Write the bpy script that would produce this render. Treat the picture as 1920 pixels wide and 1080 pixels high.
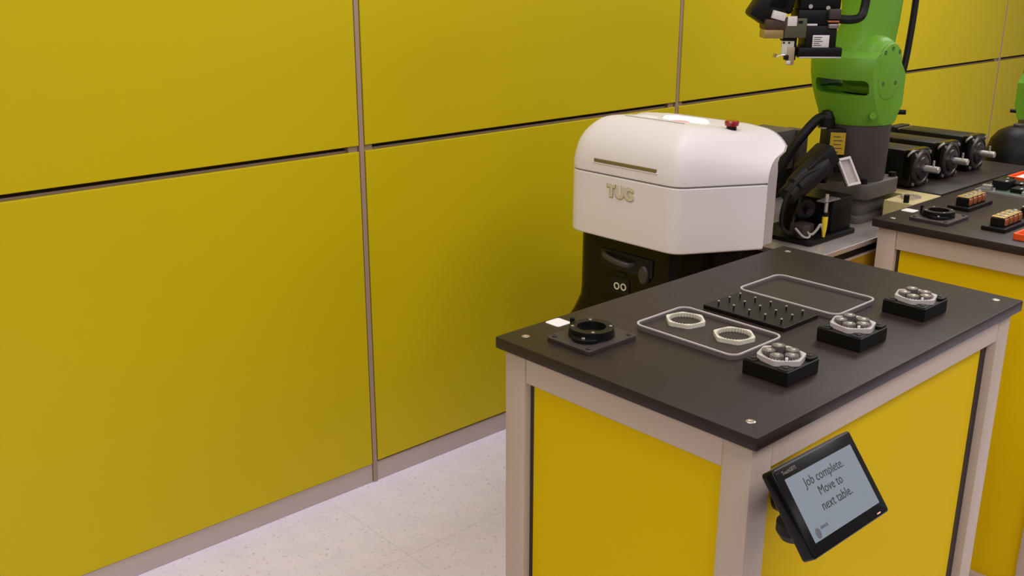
import bpy, bmesh, math, random
from mathutils import Matrix, Vector
random.seed(7)
for o in list(bpy.data.objects): bpy.data.objects.remove(o)
S = bpy.context.scene
C = S.collection
PI = math.pi

# ------------------------------------------------------------------ camera
FPX, YAW, PITCH, ROLL = 1901.9, 0.8262, 0.3106, 0.0030
cam_d = bpy.data.cameras.new('camera'); cam = bpy.data.objects.new('camera', cam_d); C.objects.link(cam)
cam_d.sensor_width = 36; cam_d.lens = 36*FPX/1920; cam_d.clip_start = .05; cam_d.clip_end = 100
fw = Vector((math.cos(YAW)*math.cos(PITCH), math.sin(YAW)*math.cos(PITCH), -math.sin(PITCH)))
rt = Vector((math.sin(YAW), -math.cos(YAW), 0)); up = rt.cross(fw)
r2 = math.cos(ROLL)*rt+math.sin(ROLL)*up; u2 = -math.sin(ROLL)*rt+math.cos(ROLL)*up
cam.matrix_world = Matrix(((r2.x,u2.x,-fw.x,0),(r2.y,u2.y,-fw.y,-2.4514),(r2.z,u2.z,-fw.z,1.6),(0,0,0,1)))
S.camera = cam

# ------------------------------------------------------------------ world, lights, exposure
w = bpy.data.worlds.new('room_ambience'); S.world = w; w.use_nodes = True
bg = w.node_tree.nodes['Background']; bg.inputs[0].default_value = (1.0,.945,.94,1); bg.inputs[1].default_value = .26
S.view_settings.view_transform = 'Standard'; S.view_settings.look = 'None'
S.view_settings.gamma = 1; S.view_settings.use_curve_mapping = False
S.view_settings.exposure = 0.0
def area(x, y, z, sx, sy, p, col=(1,.93,.90)):
    l = bpy.data.lights.new('ceiling_lamp', 'AREA'); l.shape = 'RECTANGLE'; l.size = sx; l.size_y = sy; l.energy = p; l.color = col
    o = bpy.data.objects.new('ceiling_lamp', l); C.objects.link(o); o.location = (x,y,z)
    return o
for x, y, p in ((-2.2,-.75,16), (1.4,-.75,28), (5.0,-.75,42), (-2.2,-3.1,64), (1.4,-3.1,38), (5.0,-3.1,66), (-2.2,-5.4,12), (1.4,-5.4,9), (5.0,-5.4,10)):
    area(x, y, 2.9, 2.4, 1.0, p, (1,.94,.94))

# ------------------------------------------------------------------ helpers
MW = {}
def tag(o, label=None, cat=None, group=None, kind=None):
    if label: o['label'] = label
    if cat: o['category'] = cat
    if group: o['group'] = group
    if kind: o['kind'] = kind
    return o
def thing(name, label, cat, loc=(0,0,0), rz=0, group=None, kind=None):
    o = bpy.data.objects.new(name, None); C.objects.link(o); o.empty_display_size = .05
    o.location = loc; o.rotation_euler = (0,0,rz)
    MW[o] = Matrix.Translation(loc) @ Matrix.Rotation(rz,4,'Z')
    return tag(o, label, cat, group, kind)
def obj(name, bm, mat, parent=None, smooth=True, label=None):
    if parent is not None and MW[parent] != Matrix.Identity(4): bm.transform(MW[parent].inverted())
    bmesh.ops.recalc_face_normals(bm, faces=bm.faces)
    me = bpy.data.meshes.new(name); bm.to_mesh(me); bm.free()
    for m in (mat if isinstance(mat,(list,tuple)) else [mat]): me.materials.append(m)
    if smooth:
        for p in me.polygons: p.use_smooth = True
        try: me.set_sharp_from_angle(angle=math.radians(32))
        except Exception: pass
    o = bpy.data.objects.new(name, me); C.objects.link(o)
    if parent is not None: o.parent = parent; MW[o] = MW[parent]
    else: MW[o] = Matrix.Identity(4)
    if label: o['label'] = label
    return o
def solo(name, bm, mat, label, cat, loc, group=None, kind=None, smooth=True):   # a thing that is one mesh, origin at its base
    bm.transform(Matrix.Translation(-Vector(loc)))
    o = obj(name, bm, mat, None, smooth); o.location = loc; MW[o] = Matrix.Translation(loc)
    return tag(o, label, cat, group, kind)
def children(o): return [c for c in bpy.data.objects if c.parent == o]
def copy_tree(o, parent=None):
    c = o.copy(); C.objects.link(c); c.parent = parent
    for ch in children(o): copy_tree(ch, c)
    return c
def place(root, loc, rz=None, label=None):
    root.location = loc
    if rz is not None: root.rotation_euler = (0,0,rz)
    if label: root['label'] = label
    return root
def B(): return bmesh.new()
def _fin(bm, vs, m):
    if m is not None: bmesh.ops.transform(bm, matrix=m, verts=vs)
    return vs
def box(bm, x0,x1,y0,y1,z0,z1, bev=0, seg=2, m=None):
    vs = [bm.verts.new(p) for p in ((x0,y0,z0),(x1,y0,z0),(x1,y1,z0),(x0,y1,z0),(x0,y0,z1),(x1,y0,z1),(x1,y1,z1),(x0,y1,z1))]
    fs = [bm.faces.new([vs[i] for i in f]) for f in ((3,2,1,0),(4,5,6,7),(0,1,5,4),(1,2,6,5),(2,3,7,6),(3,0,4,7))]
    if m is not None: bmesh.ops.transform(bm, matrix=m, verts=vs)
    if bev:
        es = list({e for f in fs for e in f.edges})
        bmesh.ops.bevel(bm, geom=es, offset=bev, segments=seg, profile=.5, affect='EDGES')
def prism(bm, pts, z0, z1, m=None, bev=0, seg=2):
    a = [bm.verts.new((p[0],p[1],z0)) for p in pts]; b = [bm.verts.new((p[0],p[1],z1)) for p in pts]
    n = len(pts); fs = [bm.faces.new(a[::-1]), bm.faces.new(b)]
    for i in range(n): fs.append(bm.faces.new((a[i],a[(i+1)%n],b[(i+1)%n],b[i])))
    if m is not None: bmesh.ops.transform(bm, matrix=m, verts=a+b)
    if bev:
        es = list(fs[0].edges)+list(fs[1].edges)
        bmesh.ops.bevel(bm, geom=es, offset=bev, segments=seg, profile=.5, affect='EDGES')
def ringprism(bm, outer, inner, z0, z1, m=None):
    n = len(outer); L = []
    for pts,z in ((outer,z0),(outer,z1),(inner,z1),(inner,z0)): L.append([bm.verts.new((p[0],p[1],z)) for p in pts])
    for k in range(4):
        a, b = L[k], L[(k+1)%4]
        for i in range(n): bm.faces.new((a[i],a[(i+1)%n],b[(i+1)%n],b[i]))
    if m is not None: bmesh.ops.transform(bm, matrix=m, verts=[v for l in L for v in l])
def circ(r, n, cx=0, cy=0, a0=0): return [(cx+r*math.cos(a0+2*PI*i/n), cy+r*math.sin(a0+2*PI*i/n)) for i in range(n)]
def rrect(x0,x1,y0,y1,r,n=5):
    P = []
    for cx,cy,a in ((x1-r,y1-r,0),(x0+r,y1-r,PI/2),(x0+r,y0+r,PI),(x1-r,y0+r,1.5*PI)):
        for i in range(n+1): t = a+PI/2*i/n; P.append((cx+r*math.cos(t), cy+r*math.sin(t)))
    return P
def frame(o, xa, ya, za):
    xa, ya, za = Vector(xa), Vector(ya), Vector(za)
    return Matrix(((xa.x,ya.x,za.x,o[0]),(xa.y,ya.y,za.y,o[1]),(xa.z,ya.z,za.z,o[2]),(0,0,0,1)))
def zto(p, q):
    z = (Vector(q)-Vector(p)).normalized(); a = Vector((0,0,1)) if abs(z.z) < .9 else Vector((1,0,0))
    x = a.cross(z).normalized(); return frame(p, x, z.cross(x), z)
def lathe(bm, prof, seg=24, m=None, sx=1, sy=1):
    R = []
    vsall = []
    for r,z in prof:
        if r < 1e-6: R.append([bm.verts.new((0,0,z))])
        else: R.append([bm.verts.new((sx*r*math.cos(2*PI*i/seg), sy*r*math.sin(2*PI*i/seg), z)) for i in range(seg)])
        vsall += R[-1]
    for a,b in zip(R,R[1:]):
        for i in range(seg):
            j = (i+1)%seg
            if len(a)==1 and len(b)==1: break
            if len(a)==1: bm.faces.new((a[0],b[i],b[j]))
            elif len(b)==1: bm.faces.new((a[i],a[j],b[0]))
            else: bm.faces.new((a[i],a[j],b[j],b[i]))
    if len(R[0])>1: bm.faces.new(R[0][::-1])
    if len(R[-1])>1: bm.faces.new(R[-1])
    if m is not None: bmesh.ops.transform(bm, matrix=m, verts=vsall)
def cyl(bm, p, q, r, seg=16, r2=None):
    h = (Vector(q)-Vector(p)).length
    lathe(bm, [(r,0),(r if r2 is None else r2,h)], seg, zto(p,q))
def spline(pts, k=8):
    P = [Vector(p) for p in pts]; P = [2*P[0]-P[1]]+P+[2*P[-1]-P[-2]]; out = []
    for i in range(1,len(P)-2):
        for j in range(k):
            t = j/k; a,b,c,d = P[i-1],P[i],P[i+1],P[i+2]
            out.append(.5*((2*b)+(c-a)*t+(2*a-5*b+4*c-d)*t*t+(3*b-a-3*c+d)*t**3))
    return out+[P[-2]]
def tube(bm, pts, r, seg=10, k=8, smooth=True):
    P = spline(pts,k) if smooth else [Vector(p) for p in pts]
    R = []; xn = None
    for i,p in enumerate(P):
        t = (P[min(i+1,len(P)-1)]-P[max(i-1,0)]).normalized()
        if xn is None:
            a = Vector((0,0,1)) if abs(t.z)<.9 else Vector((1,0,0)); xn = a.cross(t).normalized()
        else: xn = (xn-t*xn.dot(t)).normalized()
        yn = t.cross(xn)
        R.append([bm.verts.new(p+r*(math.cos(2*PI*j/seg)*xn+math.sin(2*PI*j/seg)*yn)) for j in range(seg)])
    for a,b in zip(R,R[1:]):
        for j in range(seg): bm.faces.new((a[j],a[(j+1)%seg],b[(j+1)%seg],b[j]))
    bm.faces.new(R[0][::-1]); bm.faces.new(R[-1])
def boolean(o, cutter_bm, op='DIFFERENCE'):
    cm = bpy.data.meshes.new('cut'); bmesh.ops.recalc_face_normals(cutter_bm, faces=cutter_bm.faces); cutter_bm.to_mesh(cm); cutter_bm.free()
    co = bpy.data.objects.new('cut', cm); C.objects.link(co)
    par = o.parent; o.parent = None
    md = o.modifiers.new('b','BOOLEAN'); md.object = co; md.operation = op; md.solver = 'EXACT'
    bpy.context.view_layer.update()
    me = bpy.data.meshes.new_from_object(o.evaluated_get(bpy.context.evaluated_depsgraph_get()))
    o.modifiers.clear(); o.data = me; o.parent = par
    for p in me.polygons: p.use_smooth = True
    try: me.set_sharp_from_angle(angle=math.radians(32))
    except Exception: pass
    bpy.data.objects.remove(co)
def text(bm, s, size, m, depth=.0005, align='LEFT', width=None, sx=1, bold=0):
    cu = bpy.data.curves.new('t','FONT'); cu.body = s; cu.size = size; cu.extrude = depth/2; cu.align_x = align; cu.resolution_u = 3; cu.offset = bold
    o = bpy.data.objects.new('t', cu); C.objects.link(o); bpy.context.view_layer.update()
    me = bpy.data.meshes.new_from_object(o.evaluated_get(bpy.context.evaluated_depsgraph_get()))
    bpy.data.objects.remove(o); bpy.data.curves.remove(cu)
    xs = [v.co.x for v in me.vertices]; k = 1
    if width: k = width/(max(xs)-min(xs))
    me.transform(m @ Matrix.Diagonal((k*sx,k,1,1)) @ Matrix.Translation((0,0,depth/2)))
    bm.from_mesh(me); bpy.data.meshes.remove(me)

# ------------------------------------------------------------------ materials
def lin(c): return tuple((v/255/12.92 if v/255<=.04045 else ((v/255+.055)/1.055)**2.4) for v in c)+(1,)
def mat(name, rgb, rough=.5, metal=0, var=.06, scale=12, bump=0, bscale=200, coat=0, emit=0, spec=.5, rvar=0):
    m = bpy.data.materials.new(name); m.use_nodes = True; nt = m.node_tree; N = nt.nodes; L = nt.links
    b = N['Principled BSDF']; c = lin(rgb)
    tc = N.new('ShaderNodeTexCoord'); no = N.new('ShaderNodeTexNoise'); no.inputs['Scale'].default_value = scale; no.inputs['Detail'].default_value = 4
    L.new(tc.outputs['Object'], no.inputs['Vector'])
    mx = N.new('ShaderNodeMix'); mx.data_type = 'RGBA'
    mx.inputs[6].default_value = tuple(v*(1-var) for v in c[:3])+(1,); mx.inputs[7].default_value = tuple(min(1,v*(1+var)) for v in c[:3])+(1,)
    L.new(no.outputs['Fac'], mx.inputs[0]); L.new(mx.outputs[2], b.inputs['Base Color'])
    b.inputs['Roughness'].default_value = rough; b.inputs['Metallic'].default_value = metal; b.inputs['Specular IOR Level'].default_value = spec
    if coat: b.inputs['Coat Weight'].default_value = coat; b.inputs['Coat Roughness'].default_value = .15
    if rvar:
        mr = N.new('ShaderNodeMapRange'); mr.inputs[3].default_value = rough-rvar; mr.inputs[4].default_value = rough+rvar
        L.new(no.outputs['Fac'], mr.inputs[0]); L.new(mr.outputs[0], b.inputs['Roughness'])
    if bump:
        n2 = N.new('ShaderNodeTexNoise'); n2.inputs['Scale'].default_value = bscale; n2.inputs['Detail'].default_value = 3
        L.new(tc.outputs['Object'], n2.inputs['Vector'])
        bp = N.new('ShaderNodeBump'); bp.inputs['Strength'].default_value = bump; bp.inputs['Distance'].default_value = .001
        L.new(n2.outputs['Fac'], bp.inputs['Height']); L.new(bp.outputs[0], b.inputs['Normal'])
    if emit:
        L.new(mx.outputs[2], b.inputs['Emission Color']); b.inputs['Emission Strength'].default_value = emit
    return m
def floor_mat():
    m = mat('speckled_vinyl', (238,230,250), .42, 0, .10, 9, .05, 60)
    nt = m.node_tree; N = nt.nodes; L = nt.links; b = N['Principled BSDF']
    src = b.inputs['Base Color'].links[0].from_socket
    tc = N.new('ShaderNodeTexCoord')
    def fleck(scale, lo, hi, col, src, off):
        mp = N.new('ShaderNodeMapping'); mp.inputs['Location'].default_value = (off,off*2,0); L.new(tc.outputs['Object'], mp.inputs[0])
        v = N.new('ShaderNodeTexNoise'); v.inputs['Scale'].default_value = scale; v.inputs['Detail'].default_value = 2; v.inputs['Distortion'].default_value = .6
        L.new(mp.outputs[0], v.inputs['Vector'])
        r = N.new('ShaderNodeMapRange'); r.inputs[1].default_value = lo; r.inputs[2].default_value = hi; L.new(v.outputs['Fac'], r.inputs[0])
        x = N.new('ShaderNodeMix'); x.data_type = 'RGBA'; x.inputs[7].default_value = lin(col)
        L.new(r.outputs[0], x.inputs[0]); L.new(src, x.inputs[6]); return x.outputs[2]
    src = fleck(70, .60, .68, (240,236,246), src, 3.1)
    src = fleck(95, .63, .70, (204,193,204), src, 7.7)
    L.new(src, b.inputs['Base Color'])
    return m
M = dict(
    yellow=mat('yellow_laminate', (200,179,12), .40, 0, .025, 1.2, .02, 8, spec=.2),
    yellow_d=mat('table_yellow', (216,182,8), .6, 0, .02, 2, spec=.04),
    dark=mat('dark_recess', (52,36,26), .7, 0, .1, 5),
    alu=mat('satin_aluminium', (188,172,166), .5, .05, .05, 6, rvar=.05),
    strip=mat('warm_grey_strip', (164,140,122), .5, .05, .05, 6),
    tan=mat('tan_bracket', (172,146,128), .5, 0, .05, 8),
    floor=floor_mat(),
    top=mat('black_phenolic', (44,34,30), .45, 0, .14, 26, .12, 380, rvar=.06, spec=.28),
    post=mat('anodised_profile', (186,168,152), .5, .05, .04, 5, rvar=.04),
    black=mat('black_anodised', (14,12,11), .45, 0, .1, 30, spec=.25),
    blackg=mat('black_gloss', (11,10,9), .16, 0, .1, 30, spec=.22),
    rubber=mat('black_rubber', (16,13,12), .5, 0, .12, 40, spec=.3),
    plate=mat('dark_plate', (58,48,46), .5, .1, .08, 40, .08, 300),
    steel=mat('bright_steel', (222,216,212), .28, .75, .06, 60),
    steeld=mat('gear_steel', (150,141,138), .28, .6, .3, 500),
    screw=mat('zinc_screw', (196,184,170), .3, .8, .2, 300),
    white=mat('white_shell', (226,219,218), .42, 0, .015, 3, spec=.4),
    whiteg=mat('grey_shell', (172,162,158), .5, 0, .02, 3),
    ivory=mat('ivory_gear', (214,208,190), .4, 0, .03, 20),
    card=mat('white_card', (232,228,222), .6, 0, .02, 30),
    clear=mat('tray_acrylic', (54,45,43), .42, 0, .05, 10, spec=.25),
    rim=mat('tray_rim', (190,181,180), .35, 0, .04, 20),
    screen=mat('lit_screen', (112,120,128), .35, 0, .04, 4, emit=.42, spec=.2),
    ink=mat('screen_ink', (34,36,40), .5, 0, .05, 20),
    logo=mat('screen_grey', (92,92,98), .5, 0, .1, 60),
    silver=mat('silver_print', (150,140,128), .4, .5, .1, 200),
    green=mat('robot_green', (110,168,42), .42, 0, .03, 6, spec=.45),
    grey=mat('robot_grey', (74,66,62), .5, .1, .05, 8),
    greyl=mat('robot_foot_grey', (88,82,76), .5, .1, .08, 8),
    label=mat('white_label', (216,208,206), .5, 0, .03, 20),
    print=mat('label_print', (60,58,58), .6, 0, .1, 50),
    ylabel=mat('yellow_label', (196,158,24), .5, 0, .05, 30),
    metalt=mat('brushed_steel_top', (176,166,162), .3, .55, .05, 14, rvar=.06),
    brown=mat('yellow_brown_panel', (170,128,18), .5, 0, .05, 4),  # yellow-brown of the pedestal side panels
    beige=mat('beige_plate', (200,184,128), .5, 0, .04, 8),
    red=mat('red_plastic', (140,14,22), .25, 0, .05, 20, coat=.4),
    glow=mat('status_light', (255,252,250), .4, 0, .0, 5, emit=2.2),
    pink=mat('pink_glow', (236,190,200), .35, 0, .03, 10),  # soft red glow put into the colour, not emitted
    yplug=mat('yellow_plug', (226,196,40), .4, 0, .06, 30),
    gcable=mat('grey_cable', (168,160,152), .5, 0, .05, 30),
    copper=mat('copper_winding', (190,110,66), .35, .6, .25, 160),
    gold=mat('brass_top', (206,178,116), .3, .7, .2, 120),
    pcb=mat('pcb_green', (92,110,96), .4, .1, .3, 60),
    orange=mat('orange_plastic', (238,84,24), .4, 0, .04, 10),
    olive=mat('grey_green_cast', (84,82,60), .5, .2, .06, 20),
    bronze=mat('tan_metal', (176,150,92), .35, .5, .06, 20),
    brownbox=mat('dark_brown_cast', (70,48,34), .5, .1, .08, 20),
)

# ------------------------------------------------------------------ setting
FZ, WY = -.21, .3217                                  # floor level, wall face
SX = [1.8844+1.6420*k for k in range(-2,5)]
ZG, ZU, ZS = 1.0058, 1.0259, -.1361
XA, XB, ZW = SX[0]-1.5, SX[-1]+.5, 2.9
bm = B(); box(bm, XA, XB, WY+.038, WY+.11, FZ, ZW); wall = tag(obj('wall_back', bm, M['dark']), kind='structure')
xs = [SX[0]-1.642]+SX
for k in range(len(xs)-1):
    a, b = xs[k]+.0125, xs[k+1]-.0125
    lo = -.1268 if k>=3 else -.1336
    for z0,z1 in ((lo,ZG),(ZU,2.60)):
        bm = B(); box(bm, max(a,XA), b, WY, WY+.020, z0, z1, .0017, 1); obj('panel', bm, M['yellow'], wall)
for x in SX:
    bm = B(); box(bm, x-.0085, x+.0085, WY+.001, WY+.038, FZ, 2.6, .002, 1); obj('joint_strip', bm, M['strip'], wall)
    for sg in (-1,1):
        bm = B(); box(bm, x+sg*.029-.018, x+sg*.029+.018, WY+.013, WY+.038, ZG-.004, ZU+.004); obj('bracket', bm, M['tan'], wall)
        bm = B(); box(bm, x+sg*.029-.018, x+sg*.029+.018, WY+.013, WY+.038, ZS-.006, ZS+.016); obj('bracket', bm, M['tan'], wall)
bm = B(); box(bm, XA, XB, WY+.027, WY+.038, ZG-.011, ZG+.005); obj('gap_rail', bm, M['tan'], wall)
for k in range(len(xs)-1):
    bm = B(); box(bm, max(xs[k]+.010,XA), xs[k+1]-.010, WY+.007, WY+.038, FZ, ZS, .002, 1)
    if k == 0: base = tag(obj('baseboard_back', bm, M['alu']), kind='structure')
    else: obj('skirting_length', bm, M['alu'], base)
bm = B(); box(bm, -4, 10, -8, WY+.038, FZ-.10, FZ-.006); floor = tag(obj('floor', bm, M['dark']), kind='structure')
TS = .69; me0 = None
y_seam = -.1444
for i in range(-2,9):
    for j in range(-2,6):
        x = .30+TS*i; y = y_seam-TS*j
        if y > WY: continue
        y1 = min(y+TS, WY+.038)
        if me0 is None or abs((y1-y)-TS) > 1e-4:
            bm = B(); box(bm, 0,TS-.0008, 0,(y1-y)-.0008, -.006, 0)
            o = obj('floor_tile', bm, M['floor'], floor)
            if abs((y1-y)-TS) < 1e-4: me0 = o.data
        else:
            o = bpy.data.objects.new('floor_tile', me0); C.objects.link(o); o.parent = floor
        o.location = (x,y,FZ)

# ------------------------------------------------------------------ work tables
ZT, TH = .8759, .0242
def screw_head(bm, x, y, z, r=.0085):
    lathe(bm, [(r,0),(r,.0006),(r*.86,.0011),(r*.5,.0011),(r*.42,.0004),(0,.0004)], 16, Matrix.Translation((x,y,z)))
def table(x0, y0, lx, ly, label, screws=True, panels='FR'):
    x1, y1 = x0+lx, y0+ly
    t = thing('work_table', label, 'table', ((x0+x1)/2,(y0+y1)/2,FZ), group='aluminium framed work tables')
    bm = B(); prism(bm, rrect(x0,x1,y0,y1,.004,2), ZT-TH, ZT, bev=.0022); obj('tabletop', bm, M['top'], t)
    fx0, fx1, fy0, fy1 = x0+.015, x1-.015, y0+.0163, y1-.0155
    wx, wy = .060, .058; zr = ZT-TH
    for a,b in ((fx0,fx0+wx),(fx1-wx,fx1)):
        for c,d in ((fy0,fy0+wy),(fy1-wy,fy1)):
            bm = B(); box(bm, a,b,c,d, FZ, zr, .002, 2); obj('leg', bm, M['post'], t)
    for y in ((fy0+.001,fy0+.03),(fy1-.03,fy1-.001)):
        bm = B(); box(bm, fx0+wx+.0008, fx1-wx-.0008, y[0], y[1], zr-.060, zr, .0015, 1); obj('rail', bm, M['post'], t)
        yy = (y[0]+.020,y[0]+.028) if y[0] < (y0+y1)/2 else (y[1]-.028,y[1]-.020)
        bm = B(); box(bm, fx0+wx+.004, fx1-wx-.030, yy[0], yy[1], FZ+.06, zr-.058); obj('side_panel', bm, M['yellow_d'], t)
        bm = B(); box(bm, fx1-wx-.0295, fx1-wx-.001, yy[0]-.001, yy[1]+.002, FZ+.06, zr-.058); obj('dark_strip', bm, M['dark'], t)  # plain dark strip filling the gap between side panel and leg
        bm = B(); box(bm, fx0+wx, fx1-wx, y[0], y[1], FZ+.02, FZ+.07, .0015, 1); obj('rail', bm, M['post'], t)
    for x in ((fx0+.001,fx0+.03),(fx1-.03,fx1-.001)):
        bm = B(); box(bm, x[0], x[1], fy0+wy+.0008, fy1-wy-.0008, zr-.060, zr, .0015, 1); obj('rail', bm, M['post'], t)
        xx = (x[0]+.016,x[0]+.024) if x[0] < (x0+x1)/2 else (x[1]-.024,x[1]-.016)
        bm = B(); box(bm, xx[0], xx[1], fy0+wy+.004, fy1-wy-.010, FZ+.06, zr-.058); obj('end_panel', bm, M['yellow_d'], t)
        bm = B(); box(bm, xx[0]-.001, xx[1]+.002, fy1-wy-.0095, fy1-wy-.001, FZ+.06, zr-.058); obj('dark_strip', bm, M['dark'], t)  # same dark strip at the end panel's edge
        bm = B(); box(bm, x[0], x[1], fy0+wy, fy1-wy, FZ+.02, FZ+.07, .0015, 1); obj('rail', bm, M['post'], t)
    bm = B(); box(bm, fx0+wx*.8, fx1-wx*.8, fy0+.04, fy1-.04, FZ+.03, zr-.002); obj('inner_core', bm, M['dark'], t)
    if screws:
        for sx in (x0+.047, x1-.041):
            for sy in (y0+.045, y1-.041):
                bm = B(); screw_head(bm, sx, sy, ZT-.0002); obj('screw', bm, M['screw'], t)
    return t
X0,Y0,LX,LY = 1.285,-1.6363,1.039,.6298
table(X0,Y0,LX,LY,'black-topped yellow work table nearest the camera, carrying gear fixtures and trays')
X2 = 2.789
table(X2,Y0-.0045,LX,LY,'yellow work table behind the nearest one, carrying circuit board and copper blocks')
X3 = 3.262
table(X3,-.998,.72,.60,'dark-topped table holding the three black motors behind the robot', screws=False)

# ------------------------------------------------------------------ robot pedestals
ZP = .805
def pedestal(x0, x1, y0, y1, label, ZP=.805):
    t = thing('robot_pedestal', label, 'pedestal', ((x0+x1)/2,(y0+y1)/2,FZ), group='grey steel robot pedestals')
    bm = B(); prism(bm, rrect(x0,x1,y0,y1,.006,3), ZP-.016, ZP, bev=.002); obj('pedestal_top', bm, M['metalt'], t)
    bm = B(); box(bm, x0+.03,x1-.03,y0+.03,y1-.03, FZ, ZP-.016); obj('recess', bm, M['dark'], t)
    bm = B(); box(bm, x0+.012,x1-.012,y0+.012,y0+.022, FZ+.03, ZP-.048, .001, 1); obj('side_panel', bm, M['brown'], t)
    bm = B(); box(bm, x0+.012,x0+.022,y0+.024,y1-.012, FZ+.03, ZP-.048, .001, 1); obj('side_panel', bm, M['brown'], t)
    bm = B(); box(bm, x0+.010,x1-.010,y0+.010,y0+.016, ZP-.050, ZP-.044); obj('edge_strip', bm, M['post'], t)
    return t
ped = pedestal(2.50, 3.255, -1.003, -.20, 'grey steel pedestal the green robot stands on')
bm = B(); lathe(bm, [(.010,-.003),(.010,.0003),(.007,.0005),(0,.0005)], 16, Matrix.Translation((2.586,-.930,ZP))); obj('bolt', bm, M['steel'], ped)
pedestal(4.02, 4.80, -1.003, -.20, 'grey steel pedestal at far right under the partly seen robot', .655)

# ------------------------------------------------------------------ delivery robot (white dome, black body)
UX, VY = 2.129, -.595
def outline(inset, ext):
    base = [(0,0),(0,-.09),(0,-.155),(.002,-.176),(.008,-.192),(.018,-.2045),(.034,-.2145),(.08,-.2396),(.14,-.2724),(.20,-.305),(.234,-.3235)]
    P = []
    for i,(u,v) in enumerate(base):
        k = max(0,(u-.10)/.134)
        uu = inset+u*(1-inset/.30)+ext*k
        P.append((uu, v*(1-inset/.36)))
    L = [(u,-v) for u,v in P[:0:-1]]
    return L+P
def lidz(u, z): return z-.026*min(1,max(0,(u-.10)/.20))*max(0,(z-1.06)/.118)
def shell(bm, levels, cap=True, flip=False):
    R = [[bm.verts.new((UX+u, VY+v, lidz(u,z))) for u,v in outline(i,e)] for i,e,z in levels]
    n = len(R[0])
    for a,b in zip(R,R[1:]):
        for i in range(n-1): bm.faces.new((a[i],a[i+1],b[i+1],b[i]))
    return R
dr = thing('delivery_robot', 'white dome-topped delivery robot with black body beside the yellow wall', 'robot', (UX+.2,VY,FZ))
ZB, ZSEAM, ZTOP = .838, 1.0225, 1.178
bm = B(); lev = [(.016,0,ZB+.004),(.006,0,ZB),(.001,0,ZB+.004),(0,0,ZB+.012),(0,0,.93),(0,0,ZSEAM-.003),(.002,0,ZSEAM-.0008),(.010,0,ZSEAM)]
LOW = list(lev); R = shell(bm, lev); bm.faces.new(R[-1])
obj('lower_shell', bm, M['white'], dr)
def extz(z):
    t = min(1,max(0,(z-1.03)/.085)); return .105*(1-math.sqrt(max(0,1-t*t)))
bm = B(); lev = [(.012,0,ZSEAM+.0022),(.003,0,ZSEAM+.003),(.0,0,ZSEAM+.006),(.0,.001,1.040),(.001,extz(1.055),1.055)]
for i in range(1,11):
    t = i/10; z = 1.06+(ZTOP-1.06)*math.sin(t*PI/2); d = .004+.125*(1-math.cos(t*PI/2))
    lev.append((d, extz(z), z))
lev.append((.20,.105,ZTOP+.003))
LID = list(lev); R = shell(bm, lev); bm.faces.new(R[-1])
obj('lid', bm, M['white'], dr)
# grey back panel following the rear rim
bm = B(); rows = []
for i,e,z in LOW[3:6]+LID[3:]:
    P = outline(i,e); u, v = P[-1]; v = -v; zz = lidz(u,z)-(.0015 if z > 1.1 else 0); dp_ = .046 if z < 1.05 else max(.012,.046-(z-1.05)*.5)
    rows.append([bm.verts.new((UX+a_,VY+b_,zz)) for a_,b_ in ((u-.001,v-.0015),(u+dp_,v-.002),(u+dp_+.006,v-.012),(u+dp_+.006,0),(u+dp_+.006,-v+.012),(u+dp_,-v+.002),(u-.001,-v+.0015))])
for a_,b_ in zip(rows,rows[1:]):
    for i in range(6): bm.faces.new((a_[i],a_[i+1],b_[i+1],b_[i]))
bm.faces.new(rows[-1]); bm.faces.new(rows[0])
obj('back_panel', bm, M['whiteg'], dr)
bm = B(); prism(bm, [(UX+u,VY+v) for u,v in outline(.012,0)], ZB+.02, ZSEAM+.01); obj('seam_core', bm, M['blackg'], dr)
# printer slot in the lid front
def lidm(z, extra=0):  # lid front x at height z
    if z <= 1.06: return UX+.001+extra
    s = (z-1.06)/(ZTOP-1.06); t = math.asin(min(1,s)); return UX+.004+.125*(1-math.cos(t))+extra
bm = B(); box(bm, UX-.0012,UX+.006, -.717,-.487, 1.056,1.066, .001,1); obj('slot', bm, mat('slot_recess',(118,104,58),.6,0,.1,20), dr)
bm = B(); box(bm, UX-.0016,UX+.006, -.722,-.482, 1.053,1.0558, .0008,1); obj('slot_lip', bm, M['white'], dr)
TM = frame((UX-.0005,-.546,.967),(0,-1,0),(0,0,1),(-1,0,0))
bm = B(); text(bm, 'TUG', .036, TM, .003, width=.098, bold=.0022); obj('lettering', bm, mat('raised_letters',(206,194,170),.45,0,.02,20), dr, smooth=False)
bm = B(); text(bm, 'TUG', .036, frame((UX-.0002,-.5435,.9655),(0,-1,0),(0,0,1),(-1,0,0)), .001, width=.101, bold=.0032); obj('letter_outline', bm, mat('letter_edge',(170,150,92),.5,0,.02,20), dr, smooth=False)
# lid top details
bm = B(); prism(bm, [(2.385+p[0],p[1]) for p in rrect(-.024,.024,-.685,-.533,.023,6)], lidz(.256,ZTOP)-.006, lidz(.256,ZTOP)+.011, bev=.006, seg=3); obj('status_light', bm, M['glow'], dr)
bm = B(); lathe(bm, [(.036,0),(.034,.003),(.02,.0045),(0,.005)], 28, Matrix.Translation((2.320,-.516,lidz(.191,ZTOP)+.001)), .8, 1); obj('round_button', bm, M['card'], dr)
bm = B(); lathe(bm, [(.030,0),(.028,.0025),(.015,.004),(0,.0045)], 28, Matrix.Translation((2.322,-.640,lidz(.193,ZTOP)+.001)), .8, 1); obj('pink_glow_disc', bm, M['pink'], dr)  # pale pink disc painted in place of the soft red glow
bm = B(); box(bm, 2.262,2.2645, -.700,-.482, ZTOP-.014, lidz(.134,ZTOP)+.0022); obj('panel_line', bm, M['whiteg'], dr)
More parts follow.
